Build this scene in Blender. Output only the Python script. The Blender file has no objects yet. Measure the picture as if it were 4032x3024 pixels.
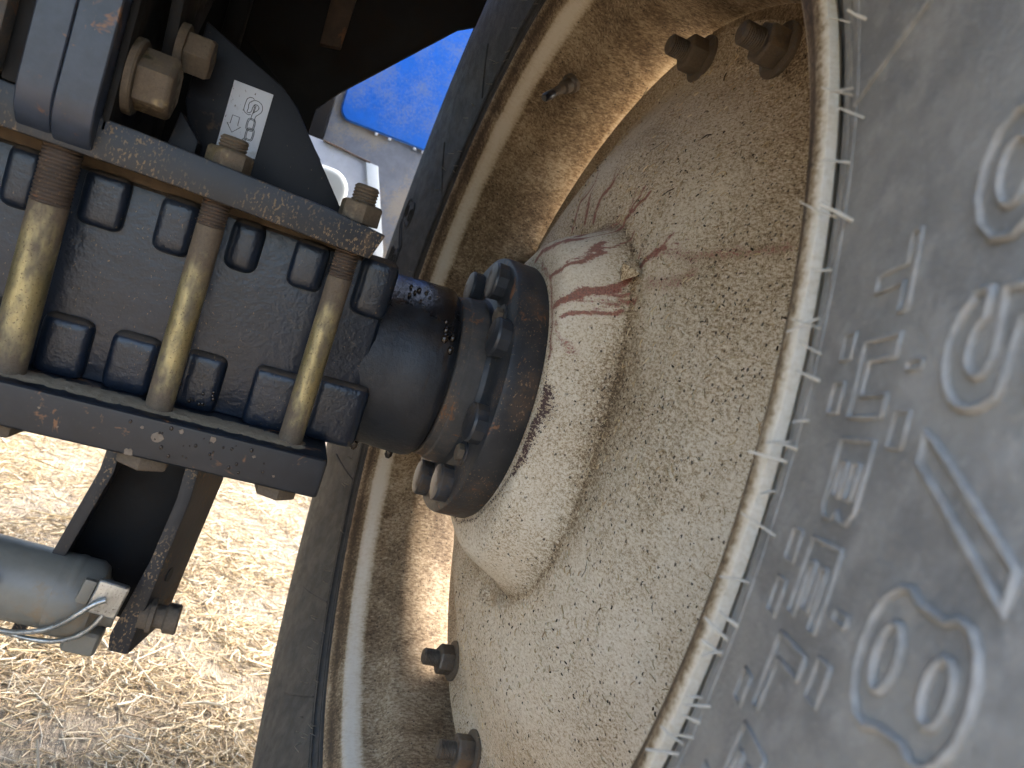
import bpy, bmesh, math, random
import numpy as np
from mathutils import Vector, Matrix
random.seed(7); rng = np.random.default_rng(7)
S = bpy.context.scene
R = math.radians
GZ = -0.87                       # ground height; the axle centre line is the x axis (x outboard, y forward, z up)

# ------------------------------------------------------------------ camera
cam = bpy.data.cameras.new('camera'); co = bpy.data.objects.new('camera', cam); S.collection.objects.link(co)
cr, cd, cf = (.91153, -.25928, .31919), (.27321, -.19829, -.94130), (.30735, .94523, -.10991)
co.matrix_world = Matrix(((cr[0], -cd[0], -cf[0], -.20578), (cr[1], -cd[1], -cf[1], -.77002), (cr[2], -cd[2], -cf[2], .10266), (0, 0, 0, 1)))
cam.sensor_width = 36; cam.lens = 27.04; cam.clip_start = .01; cam.clip_end = 2000
cam.dof.use_dof = True; cam.dof.focus_distance = .74; cam.dof.aperture_fstop = 11
S.camera = co
cy = S.cycles; cy.max_bounces = 5; cy.diffuse_bounces = 3; cy.glossy_bounces = 2; cy.transmission_bounces = 2; cy.use_adaptive_sampling = True; cy.adaptive_threshold = .035; cy.caustics_reflective = False; cy.caustics_refractive = False
# ------------------------------------------------------------------ sky, sun, exposure
W = bpy.data.worlds.new('World'); S.world = W; W.use_nodes = True
SUN_EL, SUN_AZ = R(45), R(76)    # azimuth from +y towards +x
nt = W.node_tree; bgn = nt.nodes['Background']
sky = nt.nodes.new('ShaderNodeTexSky'); sky.sky_type = 'NISHITA'; sky.sun_disc = False
sky.sun_elevation = SUN_EL; sky.sun_rotation = SUN_AZ; sky.air_density = 1.0; sky.dust_density = 4.0; sky.ozone_density = .8
nt.links.new(sky.outputs[0], bgn.inputs[0]); bgn.inputs[1].default_value = .15
sl = bpy.data.lights.new('sun', 'SUN'); so = bpy.data.objects.new('sun', sl); S.collection.objects.link(so)
sl.energy = .7; sl.angle = R(28); sl.color = (1, .94, .85)
sd = Vector((math.sin(SUN_AZ)*math.cos(SUN_EL), math.cos(SUN_AZ)*math.cos(SUN_EL), math.sin(SUN_EL)))
so.rotation_euler = sd.to_track_quat('Z', 'Y').to_euler()
vs = S.view_settings; vs.view_transform = 'Standard'; vs.look = 'None'; vs.exposure = 2.78; vs.gamma = 1; vs.use_curve_mapping = False

# ------------------------------------------------------------------ node helpers
class NB:
    def __init__(s, name):
        s.m = bpy.data.materials.new(name); s.m.use_nodes = True; s.t = s.m.node_tree
        s.p = s.t.nodes['Principled BSDF']; s._c = s.t.nodes.new('ShaderNodeTexCoord').outputs['Object']
    def put(s, sock, v):
        if hasattr(v, 'is_output') or isinstance(v, bpy.types.NodeSocket): s.t.links.new(v, sock)
        elif isinstance(v, (tuple, list)) and sock.type == 'RGBA': sock.default_value = (*v[:3], 1)
        else: sock.default_value = v
    def node(s, ty, out=0, attrs=None, **kw):
        n = s.t.nodes.new('ShaderNode'+ty)
        for k, v in (attrs or {}).items(): setattr(n, k, v)
        for k, v in kw.items(): s.put(n.inputs[int(k[1:]) if k[0] == 'i' and k[1:].isdigit() else k], v)
        return n.outputs[out]
    def vec(s, sc=(1, 1, 1), rot=(0, 0, 0), v=None):
        return s.node('Mapping', Vector=v or s._c, Scale=sc, Rotation=rot)
    def noise(s, sc, det=4, ro=.6, v=None, dist=0): return s.node('TexNoise', 0, Vector=v or s._c, Scale=sc, Detail=det, Roughness=ro, Distortion=dist)
    def vor(s, sc, v=None, out=0, feat='F1'): return s.node('TexVoronoi', out, {'feature': feat}, Vector=v or s._c, Scale=sc)
    def ramp(s, f, st):
        n = s.t.nodes.new('ShaderNodeValToRGB'); e = n.color_ramp.elements
        while len(e) < len(st): e.new(.5)
        for q, (p, c) in zip(e, st):
            q.position = p; q.color = (c, c, c, 1) if not isinstance(c, (tuple, list)) else (*c[:3], 1)
        s.put(n.inputs[0], f); return n.outputs[0]
    def mix(s, f, a, b, bl='MIX'):
        n = s.t.nodes.new('ShaderNodeMix'); n.data_type = 'RGBA'; n.blend_type = bl
        s.put(n.inputs[0], f); s.put(n.inputs[6], a); s.put(n.inputs[7], b); return n.outputs[2]
    def math(s, op, a, b=0.0, clamp=False):
        n = s.t.nodes.new('ShaderNodeMath'); n.operation = op; n.use_clamp = clamp
        s.put(n.inputs[0], a); s.put(n.inputs[1], b); return n.outputs[0]
    def step(s, f, lo, hi):
        n = s.t.nodes.new('ShaderNodeMapRange'); n.interpolation_type = 'SMOOTHSTEP'
        s.put(n.inputs[0], f); n.inputs[1].default_value = lo; n.inputs[2].default_value = hi; return n.outputs[0]
    def xyz(s, v=None):
        n = s.t.nodes.new('ShaderNodeSeparateXYZ'); s.put(n.inputs[0], v or s._c); return n.outputs
    def attr(s, name):
        n = s.t.nodes.new('ShaderNodeAttribute'); n.attribute_name = name
        q = s.t.nodes.new('ShaderNodeSeparateColor'); s.put(q.inputs[0], n.outputs[0]); return q.outputs
    def bump(s, h, st=.5, d=.001): return s.node('Bump', 0, None, Height=h, Strength=st, Distance=d)
    def done(s, col, rough=.5, metal=0., normal=None, **kw):
        s.put(s.p.inputs['Base Color'], col); s.put(s.p.inputs['Roughness'], rough); s.put(s.p.inputs['Metallic'], metal)
        if normal is not None: s.put(s.p.inputs['Normal'], normal)
        for k, v in kw.items(): s.put(s.p.inputs[k.replace('_', ' ')], v)
        return s.m

M = {}
def paint(name, base, rough=.42, dust=(.16, .105, .06), dustlo=.52, dusthi=.66, rust=.0, speck=.55, bump=.35, varc=.25, dscale=14, grit=160, ledge=0, spec=.5):
    """old dark paint: dust in the hollows of a large noise, chaff-like flecks and rust spots"""
    b = NB(name)
    big = b.noise(dscale, 3, .62); fine = b.noise(grit, 2, .7); mid = b.noise(55, 3, .65)
    c = b.mix(b.step(mid, .3, .7), base, tuple(x*(1+varc*2) for x in base))
    d = b.step(b.math('ADD', big, b.math('MULTIPLY', b.math('SUBTRACT', fine, .5), .35)), dustlo, dusthi)
    if ledge:                        # dust lies on what faces up
        up = b.step(b.math('ADD', b.xyz(b.t.nodes.new('ShaderNodeNewGeometry').outputs['True Normal'])[2], b.math('MULTIPLY', b.math('SUBTRACT', fine, .5), .6)), .3, .75)
        d = b.math('MAXIMUM', d, b.math('MULTIPLY', up, ledge))
    c = b.mix(b.math('MULTIPLY', d, .75), c, dust)
    fl = b.step(b.noise(520, 2, .6, b.vec((1, 1, .6))), speck+.06, speck+.13)
    flm = b.math('MULTIPLY', fl, b.step(big, .38, .56))
    c = b.mix(flm, c, (.21, .145, .085))
    if rust > 0:
        rm = b.step(b.noise(38, 4, .72, None, .4), .62-rust*.2, .70-rust*.2)
        c = b.mix(rm, c, b.mix(fine, (.10, .045, .02), (.26, .12, .05)))
    rg = b.mix(d, (rough, rough, rough), (.85, .85, .85)); rg = b.mix(flm, rg, (.9, .9, .9))
    h = b.math('ADD', b.math('MULTIPLY', mid, .5), b.math('MULTIPLY', fine, .5))
    M[name] = b.done(c, rg, 0, b.bump(h, bump, .0012), Specular_IOR_Level=spec)
    return M[name]
paint('axle_paint', (.0060, .0100, .0180), .32, dust=(.070, .050, .032), dustlo=.66, dusthi=.86, rust=.0, speck=.60, bump=.9, ledge=1)
paint('lower_paint', (.007, .009, .013), .40, rust=.10, speck=.68, dustlo=.68, dusthi=.82, bump=.2)
paint('plate_paint', (.007, .008, .0105), .46, rust=.0, speck=.50, dustlo=.60, dusthi=.80, bump=.35)
paint('bracket_paint', (.026, .032, .046), .34, rust=.16, speck=.62, dustlo=.60, dusthi=.75, bump=.25)
paint('black_paint', (.004, .004, .0042), .6, spec=.25, dust=(.018, .0135, .010), dustlo=.45, dusthi=.68, speck=.7, bump=.2)
paint('gusset_paint', (.003, .0036, .006), .5, spec=.3, speck=.66, dustlo=.66, dusthi=.8, bump=.25)
paint('flange_paint', (.017, .019, .022), .52, dust=(.10, .065, .042), dustlo=.50, dusthi=.72, rust=.10, speck=.56, bump=.4)
paint('hub_paint', (.042, .039, .036), .7, dust=(.12, .085, .058), dustlo=.42, dusthi=.6, rust=.2, speck=.55, bump=.5)
paint('bolt_paint', (.022, .025, .03), .42, dust=(.10, .07, .045), dustlo=.5, dusthi=.68, speck=.62, bump=.3)
paint('rod_end_rust', (.050, .034, .024), .7, dust=(.085, .056, .036), dustlo=.4, dusthi=.6, rust=.12, bump=.5)
paint('bar_grey', (.16, .147, .118), .42, dust=(.22, .15, .08), dustlo=.52, dusthi=.72, speck=.66, bump=.2, varc=.08)
paint('panel_grey', (.22, .235, .26), .38, dust=(.42, .36, .27), dustlo=.46, dusthi=.62, speck=.6, bump=.1, varc=.1, dscale=8)
paint('panel_blue', (.025, .17, .66), .30, dust=(.26, .30, .36), dustlo=.44, dusthi=.74, speck=.72, bump=.03, varc=.05, dscale=5)
paint('step_grey', (.40, .42, .46), .45, dust=(.34, .30, .24), dustlo=.55, dusthi=.8, speck=.66, bump=.08, varc=.05)
paint('guard_plastic', (.012, .012, .012), .6, dust=(.07, .055, .04), dustlo=.45, dusthi=.7, speck=.7, bump=.2)

def zinc(name, col, rust, rough=.38, rod=False):
    b = NB(name)
    fine = b.noise(420, 3, .7); mid = b.noise(60, 5, .7, b.vec((1, 1, .45))); pit = b.step(b.noise(620, 2, .5), .60, .70)
    c = b.mix(b.step(mid, .35, .68), col, tuple(x*.55 for x in col))
    nz = b.noise(34, 4, .7, b.vec((1, 1, .5)))
    rm = b.step(b.math('ADD', b.math('MULTIPLY', nz, .9), b.math('MULTIPLY', b.math('ABSOLUTE', b.math('ADD', b.xyz()[2], .005)), 5.5)), .50, .74) if rod else b.step(b.noise(26, 4, .75), .66-rust, .76-rust)
    c = b.mix(rm, c, b.mix(fine, (.07, .052, .036), (.16, .12, .08)))
    c = b.mix(b.math('MULTIPLY', pit, .7), c, (.10, .07, .04))
    mt = b.math('MULTIPLY', b.math('SUBTRACT', 1.0, rm), .8)
    M[name] = b.done(c, b.mix(rm, (rough,)*3, (.8,)*3), mt, b.bump(b.math('SUBTRACT', fine, pit), .35, .0008))
zinc('zinc_rod', (.42, .345, .175), .25, .40, True)
zinc('zinc_bolt', (.32, .25, .15), .24, .44)
zinc('steel_stud', (.30, .27, .22), .20, .40)
zinc('brown_bolt', (.26, .20, .13), .30, .5)
zinc('bright_wire', (.50, .50, .47), .06, .32)
zinc('dark_steel', (.15, .13, .11), .24, .48)

def cream(name, rim=False):
    """cream wheel paint under dried slurry, chaff flecks and dark specks; the dish also shows red oil streaks (attribute 'stain')"""
    b = NB(name)
    at = b.attr('stain_shade')
    big = b.noise(11 if rim else 4.5, 5 if rim else 4, .68, None, .4)
    fine = b.noise(300 if rim else 400, 3, .72, b.vec((.5, 1, 1)) if rim else b.vec((1, .62, 1.15), (.6, 0, 0)))
    grit = b.noise(950, 2, .6, b.vec((1, 1.1, .7), (.3, .2, 0)))
    a = b.math('ADD', b.math('MULTIPLY', fine, .40 if rim else .62), b.math('MULTIPLY', grit, .25 if rim else .38)); a = b.math('ADD', a, (.145 if rim else .022))
    a = b.math('SUBTRACT', a, b.math('MULTIPLY', b.math('SUBTRACT', big, .5), (.36 if rim else .42)))
    a = b.math('SUBTRACT', a, b.math('MULTIPLY', at[1], .22)); a = b.math('ADD', a, b.math('MULTIPLY', at[2], .45))
    c = b.ramp(a, [(.26, (.060, .036, .017)), (.35, (.16, .105, .055)), (.42, (.32, .235, .14)), (.49, (.49, .395, .27)), (.57, (.64, .555, .42)), (.72, (.75, .69, .58))])
    sp = b.t.nodes.new('ShaderNodeTexVoronoi'); b.put(sp.inputs['Vector'], b.vec((1, 1, .75), (0, .4, .3))); sp.inputs['Scale'].default_value = 300
    rnd = b.xyz(sp.outputs['Color'])
    thr = b.math('ADD', b.math('MULTIPLY', b.math('SUBTRACT', big, .5), 1.3), b.math('ADD', rnd[1], b.math('MULTIPLY', at[2], -2.0)))
    dd = b.math('ADD', sp.outputs['Distance'], b.math('ADD', b.math('MULTIPLY', b.math('SUBTRACT', grit, .5), .7), b.math('MULTIPLY', rnd[0], .22)))
    spk = b.math('MULTIPLY', b.step(dd, .44, .26), b.step(thr, .62, .74))
    c = b.mix(b.math('MULTIPLY', spk, .9), c, (.030, .019, .012))
    if not rim:
        rmask = b.step(b.math('ADD', at[0], b.math('MULTIPLY', b.math('SUBTRACT', fine, .5), 1.6)), .30, .66)
        c = b.mix(b.math('MULTIPLY', rmask, .85), c, b.mix(b.step(grit, .35, .62), (.105, .024, .017), (.30, .068, .042)))
        cr = b.step(b.math('ADD', b.attr('crust')[0], b.math('MULTIPLY', b.math('SUBTRACT', fine, .5), 2.2)), .60, .76)
        c = b.mix(cr, c, b.mix(grit, (.02, .010, .009), (.10, .05, .04)))
    M[name] = b.done(c, .74, 0, b.bump(a, .55, .0012))
cream('dish_paint'); cream('rim_paint', True)

b = NB('tyre_rubber')
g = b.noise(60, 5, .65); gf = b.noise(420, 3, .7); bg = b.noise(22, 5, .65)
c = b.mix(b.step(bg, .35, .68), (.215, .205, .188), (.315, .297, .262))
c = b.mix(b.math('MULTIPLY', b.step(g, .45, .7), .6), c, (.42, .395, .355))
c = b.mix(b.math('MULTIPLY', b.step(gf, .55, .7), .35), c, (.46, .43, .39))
shaded = b.mix(b.step(bg, .35, .68), (.030, .030, .031), (.058, .054, .048)); shaded = b.mix(b.math('MULTIPLY', b.step(g, .5, .75), .4), shaded, (.10, .085, .068))
dusty = b.step(b.math('ADD', b.xyz()[1], b.math('MULTIPLY', b.math('SUBTRACT', bg, .5), .5)), -.12, -.36)  # near side is dusty; far side's shade is painted in as darker rubber
c = b.mix(dusty, shaded, c)
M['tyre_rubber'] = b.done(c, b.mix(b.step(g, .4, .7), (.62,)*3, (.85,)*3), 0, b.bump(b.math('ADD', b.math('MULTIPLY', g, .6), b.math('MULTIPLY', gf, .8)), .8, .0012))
b = NB('tyre_letter'); lt = b.noise(90, 4, .65); M['tyre_letter'] = b.done(b.mix(b.step(lt, .35, .65), (.255, .243, .220), (.37, .346, .310)), .75, 0, b.bump(b.noise(420, 3), .5, .001))
b = NB('vent_rubber'); M['vent_rubber'] = b.done(b.mix(b.noise(300, 3), (.45, .40, .32), (.72, .66, .56)), .7)
b = NB('vent_rubber_dark'); M['vent_rubber_dark'] = b.done((.22, .19, .15), .7)
b = NB('sticker_white'); sp = b.step(b.noise(420, 3, .6, b.vec((1, 1, .5))), .68, .72); di = b.step(b.noise(60, 5, .7), .56, .75)
M['sticker_white'] = b.done(b.mix(b.math('MULTIPLY', di, .45), b.mix(sp, (.62, .64, .68), (.08, .06, .045)), (.30, .26, .22)), .45)
b = NB('ink'); M['ink'] = b.done((.012, .012, .015), .5)
b = NB('grease'); M['grease'] = b.done(b.mix(b.noise(300), (.012, .010, .009), (.035, .022, .014)), .08, 0, b.bump(b.noise(260, 3), .5, .001))
b = NB('black_rubber'); M['black_rubber'] = b.done((.006, .006, .006), .6)
b = NB('valve_cap'); M['valve_cap'] = b.done((.012, .014, .02), .3)
b = NB('milky_plastic'); M['milky_plastic'] = b.done(b.mix(b.noise(8), (.66, .72, .72), (.50, .54, .52)), .35)
b = NB('white_edge'); M['white_edge'] = b.done(b.mix(b.noise(40, 4), (.78, .82, .84), (.62, .68, .70)), .4)
b = NB('dust_cake'); n1 = b.noise(200, 5, .7); M['dust_cake'] = b.done(b.mix(n1, (.26, .19, .12), (.50, .39, .26)), .95, 0, b.bump(n1, .7, .002))
b = NB('seam_dirt'); M['seam_dirt'] = b.done(b.mix(b.noise(150, 4), (.045, .03, .018), (.12, .08, .045)), .95)
b = NB('chaff_light'); rn = b.t.nodes.new('ShaderNodeNewGeometry').outputs['Random Per Island']
M['chaff_light'] = b.done(b.ramp(rn, [(0, (.56, .44, .26)), (.4, (.42, .30, .16)), (.75, (.68, .58, .40)), (1, (.25, .16, .08))]), .75)
b = NB('chaff_dark'); M['chaff_dark'] = b.done((.03, .018, .01), .85)
b = NB('straw_stalks'); rn = b.t.nodes.new('ShaderNodeNewGeometry').outputs['Random Per Island']
M['straw'] = b.done(b.ramp(rn, [(0, (.62, .50, .31)), (.25, (.48, .36, .20)), (.45, (.70, .60, .42)), (.6, (.38, .27, .16)), (.8, (.76, .70, .56)), (1, (.54, .41, .24))]), .6)
b = NB('ground_earth')
n1 = b.noise(3, 6, .65); n2 = b.noise(40, 6, .7); n3 = b.noise(170, 3, .7, b.vec((1, .3, 1), (0, 0, .5))); n4 = b.noise(170, 3, .7, b.vec((.3, 1, 1), (0, 0, .3)))
c = b.mix(b.step(n2, .35, .65), (.24, .195, .14), (.42, .35, .26))
c = b.mix(b.math('MULTIPLY', b.step(n3, .55, .62), .8), c, (.60, .52, .37)); c = b.mix(b.math('MULTIPLY', b.step(n4, .55, .62), .8), c, (.46, .37, .24))
c = b.mix(b.math('MULTIPLY', b.step(n1, .5, .7), .5), c, (.36, .32, .27))
M['ground'] = b.done(c, .95, 0, b.bump(b.math('ADD', n2, n3), .8, .02))

# ------------------------------------------------------------------ object helpers
COL = S.collection
def tag(o, label=None, cat=None, kind=None, group=None):
    if label: o['label'] = label
    if cat: o['category'] = cat
    if kind: o['kind'] = kind
    if group: o['group'] = group
    return o
def wloc(o):
    v = Vector((0, 0, 0))
    while o is not None: v = v+o.location; o = o.parent
    return v
def empty(name, loc, label, cat):
    o = bpy.data.objects.new(name, None); COL.objects.link(o); o.location = loc; o.empty_display_size = .05
    return tag(o, label, cat)
def smooth(me, ang=35):
    me.polygons.foreach_set('use_smooth', [True]*len(me.polygons)); me.set_sharp_from_angle(angle=R(ang))
def obj(name, me, m, parent=None, loc=(0, 0, 0), rot=None):
    """me: mesh in its own frame; loc is the world place (parents are pure translations)"""
    o = bpy.data.objects.new(name, me); COL.objects.link(o)
    if m is not None and not me.materials: me.materials.append(M[m])
    if parent is not None:
        o.parent = parent; o.location = Vector(loc)-wloc(parent)
    else: o.location = loc
    if rot is not None: o.rotation_euler = rot
    return o
WHEEL = []                       # parts of the wheel: their own pieces hang beside them under the wheel (thing > part > sub-part)
def sub(name, me, m, parent, loc=(0, 0, 0), rot=None):
    """child placed in its parent's own frame"""
    if parent in WHEEL: return obj(name, me, m, parent.parent, loc, rot)
    o = bpy.data.objects.new(name, me); COL.objects.link(o)
    if m is not None and not me.materials: me.materials.append(M[m])
    o.parent = parent; o.location = loc
    if rot is not None: o.rotation_euler = rot
    return o
def mesh(name, vf, ang=35):
    me = bpy.data.meshes.new(name); me.from_pydata(vf[0], [], vf[1]); me.update(); smooth(me, ang); return me
def bmmesh(bm, name, bevel=0, seg=2, ang=35, bang=30):
    if bevel:
        bm.normal_update()
        es = [e for e in bm.edges if len(e.link_faces) == 2 and e.calc_face_angle(0) > R(bang)]
        bmesh.ops.bevel(bm, geom=es, offset=bevel, segments=seg, profile=.6, affect='EDGES', clamp_overlap=True)
    bmesh.ops.recalc_face_normals(bm, faces=bm.faces)
    me = bpy.data.meshes.new(name); bm.to_mesh(me); bm.free(); smooth(me, ang); return me
def box(name, lo, hi, bevel=.002, seg=2):
    bm = bmesh.new(); bmesh.ops.create_cube(bm, size=1)
    for v in bm.verts: v.co = Vector([lo[i]+(v.co[i]+.5)*(hi[i]-lo[i]) for i in range(3)])
    return bmmesh(bm, name, bevel, seg)
def prism(name, pts, axis, a, c, bevel=.001, seg=2):
    """polygon in the two other axes, extruded along axis from a to c"""
    bm = bmesh.new(); i = 'xyz'.index(axis); o = [j for j in range(3) if j != i]
    def V(p, t):
        v = [0, 0, 0]; v[i] = t; v[o[0]] = p[0]; v[o[1]] = p[1]; return bm.verts.new(v)
    A = [V(p, a) for p in pts]; B = [V(p, c) for p in pts]
    bm.faces.new(A); bm.faces.new(B[::-1])
    for k in range(len(pts)): bm.faces.new((A[k], B[k], B[(k+1) % len(pts)], A[(k+1) % len(pts)]))
    return bmmesh(bm, name, bevel, seg)
def lathe_vf(prof, n=64, axis='x', closed=False):
    """prof: list of (axial, radius)"""
    vs, fs = [], []
    for k in range(n):
        t = 2*math.pi*k/n; c, s = math.cos(t), math.sin(t)
        for (a, r) in prof:
            vs.append({'x': (a, r*c, r*s), 'y': (r*s, a, r*c), 'z': (r*c, r*s, a)}[axis])
    m = len(prof)
    for k in range(n):
        q = (k+1) % n
        for j in range(m-1 if not closed else m):
            j2 = (j+1) % m
            fs.append((k*m+j, k*m+j2, q*m+j2, q*m+j))
    return vs, fs
def lathe(name, prof, n=64, axis='x', closed=False, ang=35): 
    me = mesh(name, lathe_vf(prof, n, axis, closed), ang)
    bm = bmesh.new(); bm.from_mesh(me); bmesh.ops.remove_doubles(bm, verts=bm.verts, dist=1e-6); bmesh.ops.recalc_face_normals(bm, faces=bm.faces)
    bm.to_mesh(me); bm.free(); smooth(me, ang); return me
def hexhead(name, r, h, axis='z', cham=.12):
    """hexagonal head/nut with chamfered corners, base at 0"""
    bm = bmesh.new()
    rings = []
    for (z, f) in ((0, 1), (h*(1-cham), 1), (h, .88)):
        rings.append([bm.verts.new((r*f*math.cos(R(60*k)), r*f*math.sin(R(60*k)), z)) for k in range(6)])
    for a, c in zip(rings, rings[1:]):
        for k in range(6): bm.faces.new((a[k], a[(k+1) % 6], c[(k+1) % 6], c[k]))
    bm.faces.new(rings[0][::-1]); bm.faces.new(rings[-1])
    if axis == 'x': bmesh.ops.rotate(bm, verts=bm.verts, matrix=Matrix.Rotation(R(90), 3, 'Y'))
    if axis == '-x': bmesh.ops.rotate(bm, verts=bm.verts, matrix=Matrix.Rotation(R(-90), 3, 'Y'))
    if axis == '-z': bmesh.ops.rotate(bm, verts=bm.verts, matrix=Matrix.Rotation(R(180), 3, 'X'))
    return bmmesh(bm, name, r*.05, 2, 30, 20)
def thread_prof(a0, a1, r, pitch=.0022, depth=.0009):
    n = max(2, int(abs(a1-a0)/pitch)); p = []
    for k in range(n):
        t = a0+(a1-a0)*k/n; q = (a1-a0)/n
        p += [(t, r-depth), (t+q*.35, r), (t+q*.6, r)]
    return p+[(a1, r-depth)]
def tube_vf(pts, r, n=8, close=False, off=0):
    pts = [Vector(p) for p in pts]; vs, fs = [], []; m = len(pts); up = Vector((0, 0, 1))
    prev = None
    for k, p in enumerate(pts):
        a = pts[k-1] if (k > 0 or close) else p; c = pts[(k+1) % m] if (k < m-1 or close) else p
        d = (c-a).normalized()
        if prev is None:
            u = d.cross(up); u = u.normalized() if u.length > 1e-4 else d.cross(Vector((1, 0, 0))).normalized()
        else: u = (prev-d*prev.dot(d)).normalized()
        prev = u; w = d.cross(u); rr = r[k] if isinstance(r, (list, tuple)) else r
        for j in range(n):
            t = 2*math.pi*j/n; vs.append(tuple(p+u*(rr*math.cos(t))+w*(rr*math.sin(t))))
    for k in range(m if close else m-1):
        q = (k+1) % m
        for j in range(n): fs.append((off+k*n+j, off+k*n+(j+1) % n, off+q*n+(j+1) % n, off+q*n+j))
    if not close: fs.append(tuple(off+j for j in range(n))[::-1]); fs.append(tuple(off+(m-1)*n+j for j in range(n)))
    return vs, fs
def tube(name, pts, r, n=8, close=False): return mesh(name, tube_vf(pts, r, n, close), 40)
def spline(pts, n=6):
    P = [Vector(p) for p in pts]; o = []
    for i in range(len(P)-1):
        a, b_, c, d = P[max(i-1, 0)], P[i], P[i+1], P[min(i+2, len(P)-1)]
        for k in range(n):
            t = k/n; o.append(.5*((2*b_)+(c-a)*t+(2*a-5*b_+4*c-d)*t*t+(3*b_-a-3*c+d)*t**3))
    return o+[P[-1]]

# ================================================================== SETTING
gm = bpy.data.meshes.new('ground'); n = 40
gx = np.sinh(np.linspace(-5, 5, n))*6; gv = [(x, y, GZ) for y in gx for x in gx]
gm.from_pydata(gv, [], [(j*n+i, j*n+i+1, (j+1)*n+i+1, (j+1)*n+i) for j in range(n-1) for i in range(n-1)]); gm.update()
tag(obj('ground', gm, 'ground'), 'dry earth yard floor strewn with straw under the tractor', 'ground', 'structure')

def straw_mesh(name, N, x0, x1, y0, y1, lmin, lmax, rmin, rmax, hmax):
    cx = rng.uniform(x0, x1, N); cy = rng.uniform(y0, y1, N)
    clump = np.sin(cx*9+np.sin(cy*7)*2)*np.cos(cy*8+1.3*np.sin(cx*5))
    keep = rng.random(N) < np.clip(.62+.55*clump, .12, 1); cx, cy, clump = cx[keep], cy[keep], clump[keep]; N = len(cx)
    L = lmin+(lmax-lmin)*rng.random(N)**2.2; r = rng.uniform(rmin, rmax, N); a = rng.uniform(0, 2*np.pi, N); tilt = rng.normal(0, .16, N)
    z = GZ+.002+np.abs(rng.normal(0, 1, N))*hmax*(.6+.4*clump)
    bend = rng.normal(0, .22, N)
    d = np.c_[np.cos(a)*np.cos(tilt), np.sin(a)*np.cos(tilt), np.sin(tilt)]; s = np.c_[-np.sin(a), np.cos(a), np.zeros(N)]; u = np.cross(d, s)
    C = np.c_[cx, cy, z]; V = np.zeros((N, 9, 3))
    for i, t in enumerate((-.5, 0, .5)):
        p = C+d*(t*L)[:, None]+s*((abs(t)*2)**2*bend*L)[:, None]; p[:, 2] = np.maximum(p[:, 2], GZ+.001)
        for j in range(3):
            th = 2*np.pi*j/3; V[:, i*3+j] = p+(s*math.cos(th)+u*math.sin(th))*r[:, None]
    F = []
    for i in range(2):
        for j in range(3): F.append([i*3+j, i*3+(j+1) % 3, (i+1)*3+(j+1) % 3, (i+1)*3+j])
    F = (np.array(F)[None]+np.arange(N)[:, None, None]*9).reshape(-1, 4)
    me = bpy.data.meshes.new(name); me.vertices.add(N*9); me.vertices.foreach_set('co', V.reshape(-1))
    me.loops.add(len(F)*4); me.loops.foreach_set('vertex_index', F.reshape(-1).astype(np.int32))
    me.polygons.add(len(F)); me.polygons.foreach_set('loop_start', np.arange(0, len(F)*4, 4, dtype=np.int32)); me.update(calc_edges=True); me.validate()
    return me
tag(obj('straw', straw_mesh('straw', 90000, -1.7, .35, .25, 2.6, .012, .085, .0006, .0016, .010), 'straw'), 'loose golden straw covering the ground below the axle', 'straw', 'stuff')
tag(obj('straw', straw_mesh('straw', 30000, -4, 4, -3, 6, .02, .14, .0010, .0025, .010), 'straw'), 'thin scatter of straw over the yard around the wheel', 'straw', 'stuff')
tag(obj('straw', straw_mesh('straw', 420, -1.3, .2, .3, 2.2, .06, .19, .0018, .0036, .016), 'straw'), 'thick broken straw stalks lying on top of the litter', 'straw', 'stuff')

# ================================================================== TRACTOR WHEEL
trac = empty('tractor', (-.5, 0, GZ), 'blue tractor seen from behind at its rear axle, with a dirty cream wheel', 'tractor')
wheel = bpy.data.objects.new('rear_wheel', None); COL.objects.link(wheel); wheel.empty_display_size = .05; wheel.parent = trac; wheel.location = Vector((.2, 0, GZ))-trac.location
tag(wheel, 'big cream wheel with a dirty dish and a grey tyre')
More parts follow.
